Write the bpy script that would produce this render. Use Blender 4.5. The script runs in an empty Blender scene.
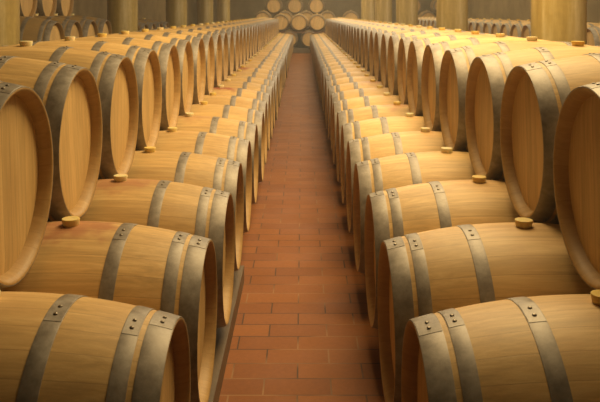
import bpy, bmesh, math, random
from mathutils import Vector
random.seed(11)
S = bpy.context.scene
C = S.collection
PI = math.pi

# ------------------------------------------------------------------ camera
EYE = 1.58
cam_d = bpy.data.cameras.new('camera')
cam = bpy.data.objects.new('camera', cam_d); C.objects.link(cam)
cam.location = (0.0205, 0, EYE)
cam.rotation_euler = (PI/2, 0, 0)
cam_d.sensor_width = 36; cam_d.sensor_fit = 'HORIZONTAL'
cam_d.lens = 749.8/600*36
cam_d.shift_x = -0.0037
cam_d.shift_y = -(201-13.3)/600
cam_d.clip_start = 0.05; cam_d.clip_end = 200
cam_d.dof.use_dof = True; cam_d.dof.focus_distance = 3.0; cam_d.dof.aperture_fstop = 10.0
S.camera = cam

# ------------------------------------------------------------------ world, lamps, exposure
w = bpy.data.worlds.new('world'); S.world = w; w.use_nodes = True
bg = w.node_tree.nodes['Background']
bg.inputs[0].default_value = (1.0, 0.72, 0.40, 1); bg.inputs[1].default_value = 0.20

def area(name, loc, size, size_y, power, col, rot=(0, 0, 0)):
    d = bpy.data.lights.new(name, 'AREA'); d.shape = 'RECTANGLE'
    d.size = size; d.size_y = size_y; d.energy = power; d.color = col
    o = bpy.data.objects.new(name, d); C.objects.link(o); o.location = loc; o.rotation_euler = rot
    return o
WARM = (1.0, 0.78, 0.42)
# rows of ceiling lamps: the row beyond +x is the strong one, the cellar's near end has none
area('ceiling_lamp_main', (1.15, 18.0, 4.2), 2.1, 22.0, 400, (1.0, 0.80, 0.50))
area('ceiling_lamp_near', (1.15, 5.0, 4.2), 2.1, 3.4, 190, (1.0, 0.75, 0.37))
area('ceiling_lamp_columns', (4.4, 18.0, 4.2), 0.5, 24.0, 150, WARM)
area('ceiling_lamp_far', (0.0, 28.0, 4.2), 8.0, 4.0, 100, WARM)

S.view_settings.view_transform = 'Standard'
S.view_settings.look = 'None'
S.view_settings.gamma = 1
S.view_settings.use_curve_mapping = False
S.view_settings.exposure = 0.66

# ------------------------------------------------------------------ node helpers
def new_mat(name):
    m = bpy.data.materials.new(name); m.use_nodes = True
    nt = m.node_tree; nt.nodes.clear()
    out = nt.nodes.new('ShaderNodeOutputMaterial'); b = nt.nodes.new('ShaderNodeBsdfPrincipled')
    nt.links.new(b.outputs[0], out.inputs[0])
    return m, nt, b
def N(nt, t, **kw):
    n = nt.nodes.new(t)
    for k, v in kw.items():
        if k.startswith('i_'):
            key = k[2:]
            n.inputs[int(key) if key.isdigit() else key].default_value = v
        else: setattr(n, k, v)
    return n
def L(nt, a, b): nt.links.new(a, b)
def math_n(nt, op, a, b=None, c=None, clamp=False):
    n = nt.nodes.new('ShaderNodeMath'); n.operation = op; n.use_clamp = clamp
    for i, v in enumerate((a, b, c)):
        if v is None: continue
        if isinstance(v, (int, float)): n.inputs[i].default_value = v
        else: nt.links.new(v, n.inputs[i])
    return n.outputs[0]
def mix(nt, fac, a, b, mode='MIX'):
    n = nt.nodes.new('ShaderNodeMix'); n.data_type = 'RGBA'; n.blend_type = mode
    for i, v in ((0, fac), (6, a), (7, b)):
        if isinstance(v, (int, float)): n.inputs[i].default_value = v
        elif isinstance(v, tuple): n.inputs[i].default_value = (*v, 1) if len(v) == 3 else v
        else: nt.links.new(v, n.inputs[i])
    return n.outputs[2]
def ramp(nt, fac, stops):
    n = nt.nodes.new('ShaderNodeValToRGB'); e = n.color_ramp.elements
    while len(e) < len(stops): e.new(0.5)
    for el, (p, c) in zip(e, stops): el.position = p; el.color = (*c, 1)
    nt.links.new(fac, n.inputs[0]); return n.outputs[0]

# ------------------------------------------------------------------ wood of the barrels
def wood(name, planks, base, tint, edge=0.2835):
    """planks: 'staves' (round the barrel axis x) or 'head' (vertical boards across y)."""
    m, nt, b = new_mat(name)
    tc = N(nt, 'ShaderNodeTexCoord'); oi = N(nt, 'ShaderNodeObjectInfo')
    sep = N(nt, 'ShaderNodeSeparateXYZ'); L(nt, tc.outputs['Object'], sep.inputs[0])
    X, Y, Z = sep.outputs
    if planks == 'staves':
        a = math_n(nt, 'ARCTAN2', Y, Z)
        u = math_n(nt, 'MULTIPLY_ADD', a, 30/(2*PI), 15.5)
        grain_scale = (1.6, 26, 26)
    else:
        u = math_n(nt, 'MULTIPLY_ADD', Y, 1/0.062, 8.3)
        grain_scale = (10, 26, 1.6)
    idx = math_n(nt, 'FLOOR', u); fr = math_n(nt, 'FRACT', u)
    seed = math_n(nt, 'MULTIPLY_ADD', oi.outputs['Random'], 917.0, idx)
    wn = N(nt, 'ShaderNodeTexWhiteNoise', noise_dimensions='1D'); L(nt, seed, wn.inputs['W'])
    mp = N(nt, 'ShaderNodeMapping'); mp.inputs['Scale'].default_value = grain_scale
    L(nt, tc.outputs['Object'], mp.inputs[0])
    off = N(nt, 'ShaderNodeCombineXYZ'); L(nt, math_n(nt, 'MULTIPLY', wn.outputs[0], 37.0), off.inputs[0]); L(nt, math_n(nt, 'MULTIPLY', oi.outputs['Random'], 61.0), off.inputs[2])
    va = N(nt, 'ShaderNodeVectorMath', operation='ADD'); L(nt, mp.outputs[0], va.inputs[0]); L(nt, off.outputs[0], va.inputs[1])
    g = N(nt, 'ShaderNodeTexNoise'); g.inputs['Scale'].default_value = 1.7; g.inputs['Detail'].default_value = 6; g.inputs['Roughness'].default_value = 0.62; g.inputs['Distortion'].default_value = 0.5
    L(nt, va.outputs[0], g.inputs['Vector'])
    fine = N(nt, 'ShaderNodeTexNoise'); fine.inputs['Scale'].default_value = 7; fine.inputs['Detail'].default_value = 4
    L(nt, va.outputs[0], fine.inputs['Vector'])
    col = ramp(nt, g.outputs[0], [(0.30, tuple(c*0.80 for c in base)), (0.52, base), (0.72, tint)])
    # each board has a tone of its own
    tone = math_n(nt, 'MULTIPLY_ADD', wn.outputs[0], 0.20, 0.90)
    tn = math_n(nt, 'MULTIPLY_ADD', oi.outputs['Random'], 0.18, 0.91)
    fn = math_n(nt, 'MULTIPLY_ADD', fine.outputs[0], 0.22, 0.89)
    t = math_n(nt, 'MULTIPLY', math_n(nt, 'MULTIPLY', tone, tn), fn)
    cc = N(nt, 'ShaderNodeCombineColor')
    for i in range(3): L(nt, t, cc.inputs[i])
    col = mix(nt, 1.0, col, cc.outputs[0], 'MULTIPLY')
    # blotchy drier patches
    pn = N(nt, 'ShaderNodeTexNoise'); pn.inputs['Scale'].default_value = 4.5; pn.inputs['Detail'].default_value = 5
    va2 = N(nt, 'ShaderNodeVectorMath', operation='ADD'); L(nt, tc.outputs['Object'], va2.inputs[0]); L(nt, off.outputs[0], va2.inputs[1])
    off2 = N(nt, 'ShaderNodeCombineXYZ'); L(nt, math_n(nt, 'MULTIPLY', oi.outputs['Random'], 80.0), off2.inputs[0]); L(nt, off2.outputs[0], va2.inputs[1])
    L(nt, va2.outputs[0], pn.inputs['Vector'])
    pf = math_n(nt, 'MULTIPLY', math_n(nt, 'SUBTRACT', pn.outputs[0], 0.5), 1.1, clamp=True)
    col = mix(nt, pf, col, (base[0]*0.72, base[1]*0.55, base[2]*0.42))
    # joint lines
    d = math_n(nt, 'ABSOLUTE', math_n(nt, 'SUBTRACT', fr, 0.5))
    line = math_n(nt, 'GREATER_THAN', d, 0.483 if planks == 'staves' else 0.478)
    col = mix(nt, math_n(nt, 'MULTIPLY', line, 0.30), col, (base[0]*0.30, base[1]*0.20, base[2]*0.14))
    if planks == 'staves':
        # wine spilt round the bung hole (object colour says how much)
        dx = math_n(nt, 'MULTIPLY', X, 0.7); rr = math_n(nt, 'SQRT', math_n(nt, 'ADD', math_n(nt, 'MULTIPLY', dx, dx), math_n(nt, 'MULTIPLY', Y, Y)))
        sn = N(nt, 'ShaderNodeTexNoise'); sn.inputs['Scale'].default_value = 14; sn.inputs['Detail'].default_value = 4; L(nt, va2.outputs[0], sn.inputs['Vector'])
        rr = math_n(nt, 'ADD', rr, math_n(nt, 'MULTIPLY', math_n(nt, 'SUBTRACT', sn.outputs[0], 0.5), 0.22))
        mr = N(nt, 'ShaderNodeMapRange', interpolation_type='SMOOTHSTEP'); L(nt, rr, mr.inputs[0])
        mr.inputs[1].default_value = 0.05; mr.inputs[2].default_value = 0.17; mr.inputs[3].default_value = 1; mr.inputs[4].default_value = 0
        up = math_n(nt, 'GREATER_THAN', Z, 0.2)
        sc = N(nt, 'ShaderNodeSeparateColor'); L(nt, oi.outputs['Color'], sc.inputs[0])
        amt = math_n(nt, 'MULTIPLY', math_n(nt, 'MULTIPLY', mr.outputs[0], up), math_n(nt, 'SUBTRACT', 1.0, sc.outputs[1]), clamp=True)
        col = mix(nt, amt, col, (0.30, 0.045, 0.03))
    if planks == 'staves':
        # some barrels have duller, browner staves (object colour says how much)
        sa = N(nt, 'ShaderNodeSeparateColor'); L(nt, oi.outputs['Color'], sa.inputs[0])
        col = mix(nt, math_n(nt, 'SUBTRACT', 1.0, sa.outputs[2], clamp=True), col, (0.22, 0.145, 0.065))
        # end grain of the chime, darkened further by painted-in shade of the recess
        r2 = math_n(nt, 'SQRT', math_n(nt, 'ADD', math_n(nt, 'MULTIPLY', Y, Y), math_n(nt, 'MULTIPLY', Z, Z)))
        end = math_n(nt, 'MULTIPLY', math_n(nt, 'GREATER_THAN', math_n(nt, 'ABSOLUTE', X), 0.43), math_n(nt, 'LESS_THAN', r2, edge))
        col = mix(nt, math_n(nt, 'MULTIPLY', end, 0.55), col, (base[0]*0.52, base[1]*0.45, base[2]*0.36))
    L(nt, col, b.inputs['Base Color'])
    b.inputs['Roughness'].default_value = 0.52
    b.inputs['Specular IOR Level'].default_value = 0.35
    bp = N(nt, 'ShaderNodeBump'); bp.inputs['Strength'].default_value = 0.25; bp.inputs['Distance'].default_value = 0.002
    h = math_n(nt, 'SUBTRACT', g.outputs[0], math_n(nt, 'MULTIPLY', line, 0.8)); L(nt, h, bp.inputs['Height']); L(nt, bp.outputs[0], b.inputs['Normal'])
    return m
M_STAVE = wood('oak_staves', 'staves', (0.585, 0.375, 0.148), (0.68, 0.465, 0.205))
M_STAVE_FULL = wood('oak_staves_full', 'staves', (0.585, 0.375, 0.148), (0.68, 0.465, 0.205), 0.2980)
M_HEAD = wood('oak_head', 'head', (0.60, 0.39, 0.155), (0.68, 0.465, 0.205))

def hoop_mat():
    m, nt, b = new_mat('galvanised_hoop')
    tc = N(nt, 'ShaderNodeTexCoord'); oi = N(nt, 'ShaderNodeObjectInfo')
    off = N(nt, 'ShaderNodeCombineXYZ'); L(nt, math_n(nt, 'MULTIPLY', oi.outputs['Random'], 50.0), off.inputs[0]); L(nt, math_n(nt, 'MULTIPLY', oi.outputs['Random'], 23.0), off.inputs[1])
    va = N(nt, 'ShaderNodeVectorMath', operation='ADD'); L(nt, tc.outputs['Object'], va.inputs[0]); L(nt, off.outputs[0], va.inputs[1])
    n = N(nt, 'ShaderNodeTexNoise'); n.inputs['Scale'].default_value = 16; n.inputs['Detail'].default_value = 7; n.inputs['Roughness'].default_value = 0.7; L(nt, va.outputs[0], n.inputs['Vector'])
    col = ramp(nt, n.outputs[0], [(0.32, (0.165, 0.135, 0.108)), (0.5, (0.25, 0.212, 0.175)), (0.70, (0.35, 0.31, 0.265))])
    L(nt, col, b.inputs['Base Color'])
    b.inputs['Metallic'].default_value = 0.35
    r = math_n(nt, 'MULTIPLY_ADD', n.outputs[0], 0.25, 0.40); L(nt, r, b.inputs['Roughness'])
    bp = N(nt, 'ShaderNodeBump'); bp.inputs['Strength'].default_value = 0.2; bp.inputs['Distance'].default_value = 0.001
    L(nt, n.outputs[0], bp.inputs['Height']); L(nt, bp.outputs[0], b.inputs['Normal'])
    return m
M_HOOP = hoop_mat()
m, nt, b = new_mat('rivet_steel'); M_RIVET = m
b.inputs['Base Color'].default_value = (0.24, 0.20, 0.155, 1); b.inputs['Metallic'].default_value = 0.7; b.inputs['Roughness'].default_value = 0.4
m, nt, b = new_mat('silicone_bung'); M_BUNG = m
oi = N(nt, 'ShaderNodeObjectInfo')
L(nt, ramp(nt, oi.outputs['Random'], [(0.0, (0.74, 0.50, 0.11)), (0.4, (0.76, 0.56, 0.18)), (0.7, (0.78, 0.62, 0.28)), (1.0, (0.80, 0.70, 0.42))]), b.inputs['Base Color'])
b.inputs['Roughness'].default_value = 0.38
b.inputs['Subsurface Weight'].default_value = 0.25; b.inputs['Subsurface Radius'].default_value = (0.02, 0.012, 0.004); b.inputs['Subsurface Scale'].default_value = 0.5

# ------------------------------------------------------------------ room materials
def concrete(name, c0, c1, c2, streak=False, rough=0.7, scale=1.6):
    m, nt, b = new_mat(name)
    tc = N(nt, 'ShaderNodeTexCoord')
    mp = N(nt, 'ShaderNodeMapping'); L(nt, tc.outputs['Object'], mp.inputs[0])
    mp.inputs['Scale'].default_value = (3.4, 3.4, 0.35) if streak else (1, 1, 1)
    n = N(nt, 'ShaderNodeTexNoise'); n.inputs['Scale'].default_value = scale; n.inputs['Detail'].default_value = 8; n.inputs['Roughness'].default_value = 0.6
    L(nt, mp.outputs[0], n.inputs['Vector'])
    n2 = N(nt, 'ShaderNodeTexNoise'); n2.inputs['Scale'].default_value = 22; n2.inputs['Detail'].default_value = 5; L(nt, tc.outputs['Object'], n2.inputs['Vector'])
    col = ramp(nt, n.outputs[0], [(0.33, c0), (0.52, c1), (0.72, c2)])
    f = math_n(nt, 'MULTIPLY_ADD', n2.outputs[0], 0.35, 0.82)
    cc = N(nt, 'ShaderNodeCombineColor')
    for i in range(3): L(nt, f, cc.inputs[i])
    L(nt, mix(nt, 1.0, col, cc.outputs[0], 'MULTIPLY'), b.inputs['Base Color'])
    b.inputs['Roughness'].default_value = rough
    bp = N(nt, 'ShaderNodeBump'); bp.inputs['Strength'].default_value = 0.25; bp.inputs['Distance'].default_value = 0.004
    L(nt, n2.outputs[0], bp.inputs['Height']); L(nt, bp.outputs[0], b.inputs['Normal'])
    return m
M_COL = concrete('ochre_column_plaster', (0.29, 0.19, 0.045), (0.44, 0.315, 0.10), (0.70, 0.58, 0.34), True, 0.55)
M_WALL = concrete('cellar_wall_plaster', (0.19, 0.13, 0.052), (0.26, 0.18, 0.078), (0.33, 0.235, 0.11))
M_CEIL = concrete('cellar_ceiling', (0.20, 0.16, 0.10), (0.26, 0.21, 0.13), (0.3, 0.25, 0.17))
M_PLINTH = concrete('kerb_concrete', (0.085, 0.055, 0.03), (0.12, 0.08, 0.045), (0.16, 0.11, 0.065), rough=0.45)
def tile_mat():
    m, nt, b = new_mat('terracotta_pavers')
    tc = N(nt, 'ShaderNodeTexCoord')
    br = N(nt, 'ShaderNodeTexBrick'); L(nt, tc.outputs['Object'], br.inputs['Vector'])
    br.offset = 0.5; br.squash = 1.0
    br.inputs['Color1'].default_value = (0.0, 0.0, 0.0, 1); br.inputs['Color2'].default_value = (1, 1, 1, 1)
    br.inputs['Mortar'].default_value = (0.5, 0.5, 0.5, 1)
    br.inputs['Scale'].default_value = 1.0; br.inputs['Mortar Size'].default_value = 0.0038; br.inputs['Mortar Smooth'].default_value = 0.15
    br.inputs['Brick Width'].default_value = 0.285; br.inputs['Row Height'].default_value = 0.141; br.inputs['Bias'].default_value = 0.0
    sep = N(nt, 'ShaderNodeSeparateColor'); L(nt, br.outputs['Color'], sep.inputs[0])
    n = N(nt, 'ShaderNodeTexNoise'); n.inputs['Scale'].default_value = 3.0; n.inputs['Detail'].default_value = 6; L(nt, tc.outputs['Object'], n.inputs['Vector'])
    fine = N(nt, 'ShaderNodeTexNoise'); fine.inputs['Scale'].default_value = 45; fine.inputs['Detail'].default_value = 3; L(nt, tc.outputs['Object'], fine.inputs['Vector'])
    col = ramp(nt, sep.outputs[0], [(0.0, (0.19, 0.055, 0.007)), (0.5, (0.235, 0.071, 0.009)), (1.0, (0.28, 0.09, 0.013))])
    col = mix(nt, math_n(nt, 'MULTIPLY', n.outputs[0], 0.55), col, (0.185, 0.062, 0.008))
    f = math_n(nt, 'MULTIPLY_ADD', fine.outputs[0], 0.35, 0.83)
    cc = N(nt, 'ShaderNodeCombineColor')
    for i in range(3): L(nt, f, cc.inputs[i])
    col = mix(nt, 1.0, col, cc.outputs[0], 'MULTIPLY')
    # grout: pale dust here, dark there
    g = N(nt, 'ShaderNodeTexNoise'); g.inputs['Scale'].default_value = 2.2; L(nt, tc.outputs['Object'], g.inputs['Vector'])
    gc = ramp(nt, g.outputs[0], [(0.46, (0.06, 0.024, 0.008)), (0.62, (0.26, 0.13, 0.05))])
    col = mix(nt, br.outputs['Fac'], col, gc)
    L(nt, col, b.inputs['Base Color'])
    L(nt, math_n(nt, 'MULTIPLY_ADD', n.outputs[0], 0.3, 0.48), b.inputs['Roughness'])
    b.inputs['Specular IOR Level'].default_value = 0.25
    bp = N(nt, 'ShaderNodeBump'); bp.inputs['Strength'].default_value = 0.4; bp.inputs['Distance'].default_value = 0.003; bp.invert = True
    L(nt, br.outputs['Fac'], bp.inputs['Height']); L(nt, bp.outputs[0], b.inputs['Normal'])
    return m
M_TILE = tile_mat()
m, nt, b = new_mat('rack_timber'); M_RACK = m
tc = N(nt, 'ShaderNodeTexCoord'); mp = N(nt, 'ShaderNodeMapping'); mp.inputs['Scale'].default_value = (1.5, 20, 20); L(nt, tc.outputs['Object'], mp.inputs[0])
n = N(nt, 'ShaderNodeTexNoise'); n.inputs['Scale'].default_value = 2; n.inputs['Detail'].default_value = 5; L(nt, mp.outputs[0], n.inputs['Vector'])
L(nt, ramp(nt, n.outputs[0], [(0.3, (0.13, 0.055, 0.025)), (0.7, (0.24, 0.11, 0.05))]), b.inputs['Base Color']); b.inputs['Roughness'].default_value = 0.6

# ------------------------------------------------------------------ mesh helpers
def mesh_from(name, bm, mat, smooth=None):
    bmesh.ops.recalc_face_normals(bm, faces=bm.faces)
    me = bpy.data.meshes.new(name); bm.to_mesh(me); bm.free(); me.materials.append(mat)
    if smooth is not None:
        for p in me.polygons: p.use_smooth = True
        me.set_sharp_from_angle(angle=math.radians(smooth))
    return me
def link(name, me, parent=None):
    o = bpy.data.objects.new(name, me); C.objects.link(o)
    if parent: o.parent = parent
    return o
def box(bm, x0, x1, y0, y1, z0, z1):
    vs = [bm.verts.new((x, y, z)) for x in (x0, x1) for y in (y0, y1) for z in (z0, z1)]
    for f in ((0, 1, 3, 2), (4, 6, 7, 5), (0, 4, 5, 1), (2, 3, 7, 6), (0, 2, 6, 4), (1, 5, 7, 3)): bm.faces.new([vs[i] for i in f])
def lathe(bm, prof, seg=72, closed=False, a0=0.0, a1=2*PI, capped=False):
    """prof: (x, r) pairs swept round the x axis; r = 0 makes a pole."""
    full = abs(a1-a0-2*PI) < 1e-6
    na = seg if full else seg+1
    rings = []
    for x, r in prof:
        if r < 1e-6: rings.append([bm.verts.new((x, 0, 0))]); continue
        rings.append([bm.verts.new((x, -r*math.sin(a0+(a1-a0)*i/seg), r*math.cos(a0+(a1-a0)*i/seg))) for i in range(na)])
    pairs = list(zip(rings, rings[1:]))
    if closed: pairs.append((rings[-1], rings[0]))
    for A, B in pairs:
        for i in range(seg):
            j = (i+1) % na if full else i+1
            if len(A) == 1: bm.faces.new((A[0], B[i], B[j]))
            elif len(B) == 1: bm.faces.new((A[i], A[j], B[0]))
            else: bm.faces.new((A[i], A[j], B[j], B[i]))
    if not full and closed:
        bm.faces.new([r[0] for r in rings]); bm.faces.new([r[-1] for r in rings])

# ------------------------------------------------------------------ barrel
HL = 0.50                                   # half length
RB, RE = 0.355, 0.2865                       # bilge radius, end radius (the upper rows hold fuller barrels)
def rad(x): return RB-(RB-RE)*(x/HL)**2
def staves_mesh():
    bm = bmesh.new()
    P = [(x, r+RE-0.2865) for x, r in ((-0.40, 0.262), (-0.444, 0.2585), (-0.452, 0.2605), (-0.460, 0.2615), (-0.482, 0.2665), (-0.4965, 0.2760), (-HL, 0.2820), (-0.4995, 0.2850))]
    n = 26
    mid = [(-0.495+0.99*i/n, rad(-0.495+0.99*i/n)) for i in range(n+1)]
    prof = P+mid+[(-x, r) for x, r in reversed(P)]
    lathe(bm, prof, 80, closed=False)
    return mesh_from('staves', bm, M_STAVE if RE < 0.295 else M_STAVE_FULL, 40)
def head_mesh():
    bm = bmesh.new()
    lathe(bm, [(-0.458, 0), (-0.4585, 0.12), (-0.459, 0.232), (-0.455, RE-0.0255), (-0.441, RE-0.0255), (-0.438, 0)], 64)
    return mesh_from('head', bm, M_HEAD, 30)
def hoop_mesh(xc, wd):
    bm = bmesh.new(); t = 0.0022
    x0, x1 = xc-wd/2, xc+wd/2
    def ring(x, e): return (x, rad(x)+e)
    prof = [ring(x0, -0.001), ring(x0, t-0.0005), ring(x0+0.0015, t), ring(xc, t+0.0003), ring(x1-0.0015, t), ring(x1, t-0.0005), ring(x1, -0.001)]
    lathe(bm, prof, 96, closed=True)
    # the lapped end of the band lies on top of itself beside the rivets
    e = 0.0009
    pl = [ring(x0+0.001, t-0.0005), ring(x0+0.002, t+e), ring(xc, t+e+0.0003), ring(x1-0.002, t+e), ring(x1-0.001, t-0.0005)]
    lathe(bm, pl, 10, closed=True, a0=-0.13, a1=0.17)
    return mesh_from('hoop', bm, M_HOOP, 35)
def rivet_mesh(xc, ang):
    bm = bmesh.new(); r = rad(xc)+0.0040
    bmesh.ops.create_uvsphere(bm, u_segments=12, v_segments=6, radius=0.0062)
    for v in bm.verts: v.co.z *= 0.55
    for v in bm.verts:
        x, y, z = v.co
        z += r
        ca, sa = math.cos(ang), math.sin(ang)
        v.co = (x+xc, y*ca-z*sa, y*sa+z*ca)
    return mesh_from('rivet', bm, M_RIVET, 180)
def bung_mesh():
    bm = bmesh.new()
    prof = [(RB-0.02, 0), (RB-0.02, 0.026), (RB+0.002, 0.029), (RB+0.020, 0.0325), (RB+0.0235, 0.031), (RB+0.024, 0.026), (RB+0.0225, 0.016), (RB+0.022, 0)]
    lathe(bm, prof, 28)
    for v in bm.verts: v.co = (v.co.y, v.co.z, v.co.x)
    return mesh_from('bung', bm, M_BUNG, 40)

HOOPS = [(0.4675, 0.064), (0.399, 0.044), (0.200, 0.048)]
def barrel_meshes(rb, re):
    global RB, RE
    RB, RE = rb, re
    return dict(st=staves_mesh(), bung=bung_mesh(), hd=head_mesh(),
                hoops=[(hoop_mesh(s*x, wd), [rivet_mesh(s*x, 0.088), rivet_mesh(s*x, -0.022)]) for s in (-1, 1) for x, wd in HOOPS])
KINDS = {'slim': barrel_meshes(0.355, 0.2865), 'full': barrel_meshes(0.3585, 0.301)}
RBS, RBF = 0.355, 0.3585

def make_barrel(rivets, kind):
    K = KINDS[kind]
    root = bpy.data.objects.new('oak_barrel', None); C.objects.link(root)
    root.empty_display_size = 0.3
    link('staves', K['st'], root)
    for r in (0, PI):
        h = link('head', K['hd'], root); h.rotation_euler = (0, 0, r)
    for me, rv in K['hoops']:
        h = link('hoop', me, root)
        if rivets:
            for q in rv: link('rivet', q, h)
    link('bung', K['bung'], root)
    return root
proto, proto_far = None, None
def copy_tree(o, parent=None):
    c = o.copy(); C.objects.link(c); c.parent = parent
    for ch in o.children: copy_tree(ch, c)
    return c
sources = {}
def barrel(x, y, z, rotz=0.0, label='', group='', detail=True, stain=0.0, roll=None, kind='slim', dull_amt=0.0):
    key_ = (detail, kind)
    if key_ not in sources:
        o = sources[key_] = make_barrel(detail, kind)
    else:
        o = copy_tree(sources[key_])
    o.location = (x, y, z)
    rl = random.gauss(0, 0.012) if roll is None else roll
    o.rotation_euler = (rl, 0, rotz)
    o['label'] = label; o['category'] = 'barrel'; o['group'] = group
    for ch in o.children:
        if ch.name.startswith('hoop'): ch.rotation_euler = (random.uniform(-0.10, 0.16), 0, 0)
        if ch.name.startswith('head'): ch.rotation_euler = (random.choice((-1, 1))*random.uniform(0, 0.25), 0, ch.rotation_euler.z)
        if ch.name.startswith('staves'): ch.color = (1, 1-stain, 1-dull_amt, 1)
    return o

ONES = ['', 'first', 'second', 'third', 'fourth', 'fifth', 'sixth', 'seventh', 'eighth', 'ninth', 'tenth', 'eleventh', 'twelfth', 'thirteenth',
        'fourteenth', 'fifteenth', 'sixteenth', 'seventeenth', 'eighteenth', 'nineteenth']
def nth(n):
    if n < 20: return ONES[n]
    t = {2: 'twent', 3: 'thirt', 4: 'fort'}[n//10]
    return t+'ieth' if n % 10 == 0 else t+'y-'+ONES[n % 10]

# ------------------------------------------------------------------ the setting
def struct(name, me):
    o = link(name, me); o['kind'] = 'structure'; return o
def box_struct(name, mat, *b):
    bm = bmesh.new(); box(bm, *b); return struct(name, mesh_from(name, bm, mat))
XL, XR, YF, YB, ZC = -4.7, 6.6, 33.6, -4.0, 4.3
box_struct('floor', M_TILE, XL-0.2, XR+0.2, YB-0.2, YF+0.2, -0.15, 0)
box_struct('ceiling', M_CEIL, XL-0.2, XR+0.2, YB-0.2, YF+0.2, ZC, ZC+0.2)
box_struct('wall_left', M_WALL, XL-0.2, XL, YB, YF, 0, ZC)
box_struct('wall_right', M_WALL, XR, XR+0.2, YB, YF, 0, ZC)
box_struct('wall_near', M_WALL, XL-0.2, XR+0.2, YB-0.2, YB, 0, ZC)
box_struct('wall_far', M_WALL, XL-0.2, XR+0.2, YF, YF+0.2, 0, ZC)
# concrete kerbs that carry the barrel rows, with a higher step behind for the upper row
ZB = EYE-1.1245; ZT = EYE-0.523          # axes of the lower and the upper rows
KZ = ZB-RBS; LZ = ZT-RBF
def kerb(name, sx, xe):
    bm = bmesh.new()
    pts = [(xe, 0), (xe, KZ-0.012), (xe+0.012, KZ), (1.345, KZ), (1.345, LZ), (1.90, LZ), (1.90, 0)]
    A = [bm.verts.new((sx*x, 0.9, z)) for x, z in pts]; B = [bm.verts.new((sx*x, 29.15, z)) for x, z in pts]
    n = len(pts)
    for i in range(n): bm.faces.new((A[i], A[(i+1) % n], B[(i+1) % n], B[i]))
    bm.faces.new(A); bm.faces.new(B)
    struct(name, mesh_from(name, bm, M_PLINTH))
kerb('trim_1', -1, 0.40); kerb('trim_2', 1, 0.40)
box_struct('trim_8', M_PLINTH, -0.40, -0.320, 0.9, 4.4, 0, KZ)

# ------------------------------------------------------------------ columns
def column(x, y, r, label):
    bm = bmesh.new(); seg = 48
    def ringz(z, rr): return [bm.verts.new((rr*math.cos(2*PI*i/seg), rr*math.sin(2*PI*i/seg), z)) for i in range(seg)]
    R = [ringz(z, rr) for z, rr in ((0, r+0.03), (0.12, r+0.03), (0.14, r), (1.4, r), (2.8, r), (ZC-0.16, r), (ZC-0.12, r+0.05), (ZC, r+0.05))]
    for a, b_ in zip(R, R[1:]):
        for i in range(seg): bm.faces.new((a[i], a[(i+1) % seg], b_[(i+1) % seg], b_[i]))
    bm.faces.new(R[0]); bm.faces.new(R[-1])
    o = link('concrete_column', mesh_from('concrete_column', bm, M_COL, 40))
    o.location = (x, y, 0); o['label'] = label; o['category'] = 'column'; o['group'] = 'round columns along the cellar'
    return o
for k, (y, t) in enumerate([(6.9, 'cut by the picture edge'), (11.9, 'just past the four-barrel side stack'), (17.0, 'third along that side'), (22.0, 'fourth along that side'), (27.1, 'fifth along that side')]):
    column(-2.83, y, 0.237, 'round ochre plastered column behind left upper row, '+t)
for k, (y, t) in enumerate([(7.05, 'widest and palest streaked'), (12.05, 'second along that side'), (17.25, 'third along that side'), (22.2, 'fourth along that side'), (27.4, 'fifth, slimmest in view')]):
    column(2.43, y, 0.25, 'round ochre plastered column behind right upper row, '+t)

# ------------------------------------------------------------------ the four rows along the aisle
PITCH = 0.72
NB = 38
CXB, CXT = 0.3206+HL, 0.877+HL
NUDGE = {('tl', 0): (-0.018, -0.012), ('tr', 0): (0.0, -0.007), ('tl', 1): (0, -0.005), ('tr', 1): (0.005, 0.006), ('tr', 2): (0.010, 0), ('tr', 3): (-0.010, 0)}
STAIN = {('bl', 1): 0.55, ('bl', 2): 0.45, ('br', 2): 0.12, ('bl', 8): 0.8, ('br', 1): 0.10, ('bl', 5): 0.25, ('tr', 5): 0.35, ('tr', 6): 0.3, ('br', 6): 0.35, ('bl', 12): 0.7, ('br', 9): 0.4}
for key, sx, cx, z, y0, where in (('bl', -1, CXB, ZB, 2.008, 'lower row left of the aisle'), ('br', 1, CXB, ZB, 1.988, 'lower row right of the aisle'),
                                  ('tl', -1, CXT, ZT, 2.350, 'upper row left of the aisle'), ('tr', 1, CXT, ZT, 2.308, 'upper row right of the aisle')):
    n = NB if key[0] == 'b' else NB-1
    for k in range(n):
        far = n-k
        if k == 0: lab = 'pale oak barrel at the near end of the '+where
        elif k == n-1: lab = 'pale oak barrel at the far end of the '+where
        elif k < n//2: lab = f'pale oak barrel, {nth(k+1)} from the near end of the '+where
        else: lab = f'pale oak barrel, {nth(far)} from the far end of the '+where
        st = STAIN.get((key, k), 0.0)
        if st > 0.4: lab = lab.replace('pale oak barrel', 'wine-stained oak barrel')
        j = 0.0 if k < 2 else 1.0
        dx, dz = NUDGE.get((key, k), (0, 0))
        o = barrel(sx*(cx+dx+(0.016 if key == 'tr' else 0)+j*random.gauss(0, 0.004)), y0+k*PITCH+j*random.uniform(-0.001, 0.001), z+0.001+dz, 0.0, lab, 'barrels in the '+where, detail=(k < 16), stain=st if st else (0.15*random.random() if key[0] == 'b' else 0.05*random.random()), kind='slim' if key[0] == 'b' else 'full')

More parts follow.
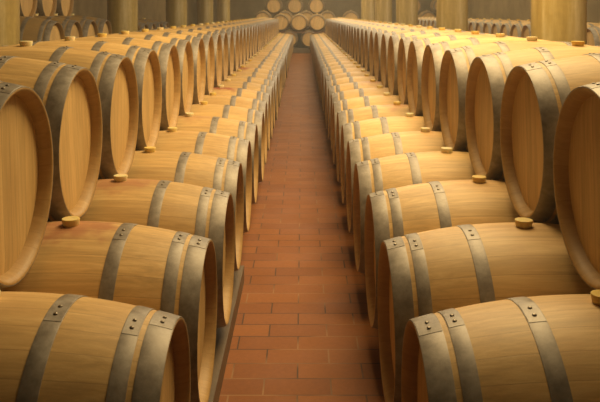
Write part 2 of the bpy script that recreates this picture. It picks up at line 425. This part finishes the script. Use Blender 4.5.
# ------------------------------------------------------------------ stacks behind the left row, between the columns
zs = EYE-0.385
box_struct('trim_3', M_PLINTH, -4.25, -2.60, 7.55, 11.35, 0, zs-RBS)
for k in range(4):
    barrel(-(2.73+HL), 8.43+0.72*k, zs+0.001, 0, f'dull oak barrel, {nth(k+1)} along the lower tier behind the first left column', 'side stack behind the left rows', detail=False, dull_amt=0.75)
for k in range(3):
    barrel(-(3.18+HL), 8.79+0.72*k, zs+0.592, 0, f'dull oak barrel, {nth(k+1)} along the raised tier of the left side stack', 'side stack behind the left rows', detail=False, dull_amt=0.75)
box_struct('trim_4', M_PLINTH, -4.0, -2.60, 12.6, 16.4, 0, EYE-0.48-RBS)
for k in range(5):
    barrel(-(2.85+HL), 13.05+0.73*k, EYE-0.479, 0, f'dull oak barrel, {nth(k+1)} in the low tier behind the second left column', 'low side tier behind the left rows', detail=False, dull_amt=0.75)

# ------------------------------------------------------------------ long row behind the right row
box_struct('trim_5', M_PLINTH, 3.95, 5.20, 8.6, 29.0, 0, EYE-0.50-RBS)
nr = 26
for k in range(nr):
    barrel(4.0+HL, 9.75+0.725*k, EYE-0.499, 0, f'oak barrel, {nth(k+1) if k < 13 else nth(nr-k)} from the {"near" if k < 13 else "far"} end of the row beyond the right columns', 'barrels in the row beyond the right columns', detail=False)

# ------------------------------------------------------------------ stack across the end of the aisle, heads to the camera
def shelf(name, label, x0, x1, y0, y1, zt, posts):
    root = bpy.data.objects.new(name, None); C.objects.link(root); root.location = (0, 0, 0)
    root['label'] = label; root['category'] = 'rack'
    for yy in (y0+0.05, y1-0.05):
        bm = bmesh.new(); box(bm, x0, x1, yy-0.05, yy+0.05, zt-0.07, zt); link('beam', mesh_from('beam', bm, M_RACK), root)
        for px in posts:
            bm = bmesh.new(); box(bm, px-0.04, px+0.04, yy-0.04, yy+0.04, 0, zt-0.07); link('post', mesh_from('post', bm, M_RACK), root)
YS = 30.1
def cam_x(px, Y): return (px-302.2)*Y/749.8+0.0205
box_struct('trim_6', M_PLINTH, -2.0, 2.0, YS-0.45, YS+0.45, 0, 0.205)
shelf('timber_rack', 'brown timber rack carrying barrels across the end of the aisle', -1.3, 1.4, YS-0.42, YS+0.42, 0.86, (-1.25, 1.35))
for i, px in enumerate((289.4, 309.5)):
    barrel(cam_x(px, YS), YS, 0.205+RBS+0.001, PI/2, ['pale barrel head under the rack, half hidden by the left row', 'pale barrel head under the rack at the aisle end'][i], 'barrels across the end of the aisle', detail=False)
for i, px in enumerate((281.1, 299.1, 317.2)):
    barrel(cam_x(px, YS), YS, 0.86+RBS+0.001, PI/2, f'pale barrel head on the rack at the aisle end, {["left","middle","right"][i]} of three', 'barrels across the end of the aisle', detail=False)
YC = 31.35
box_struct('trim_7', M_PLINTH, -2.4, 6.3, YC-0.45, YC+0.95, 0, 1.335-RBS)
for i, px in enumerate((263.5, 285.2, 306.2, 327.3, 350.5, 371.5, 426.5)):
    barrel(cam_x(px, YC), YC, 1.336, PI/2, f'oak barrel, {nth(i+1)} from the left in the rear middle tier of the far stack', 'rear middle tier of the far stack', detail=False)
YD = YC+0.5
for i, px in enumerate((274.3, 295, 316.2, 412, 439)):
    barrel(cam_x(px, YD), YD, 1.89, PI/2, f'pale barrel head, {nth(i+1)} from the left in the topmost tier of the far stack', 'topmost tier of the far stack', detail=False)

# ------------------------------------------------------------------ thin haze of the damp cellar air
hm = bpy.data.materials.new('cellar_haze'); hm.use_nodes = True
nt = hm.node_tree; nt.nodes.clear()
o_ = nt.nodes.new('ShaderNodeOutputMaterial'); v_ = nt.nodes.new('ShaderNodeVolumeScatter')
v_.inputs['Color'].default_value = (1.0, 0.95, 0.86, 1); v_.inputs['Density'].default_value = 0.0065; v_.inputs['Anisotropy'].default_value = 0.2
nt.links.new(v_.outputs[0], o_.inputs['Volume'])
bm = bmesh.new(); box(bm, XL+0.01, XR-0.01, YB+0.01, YF-0.01, 0.004, ZC-0.01)
hz = struct('haze', mesh_from('haze', bm, hm))
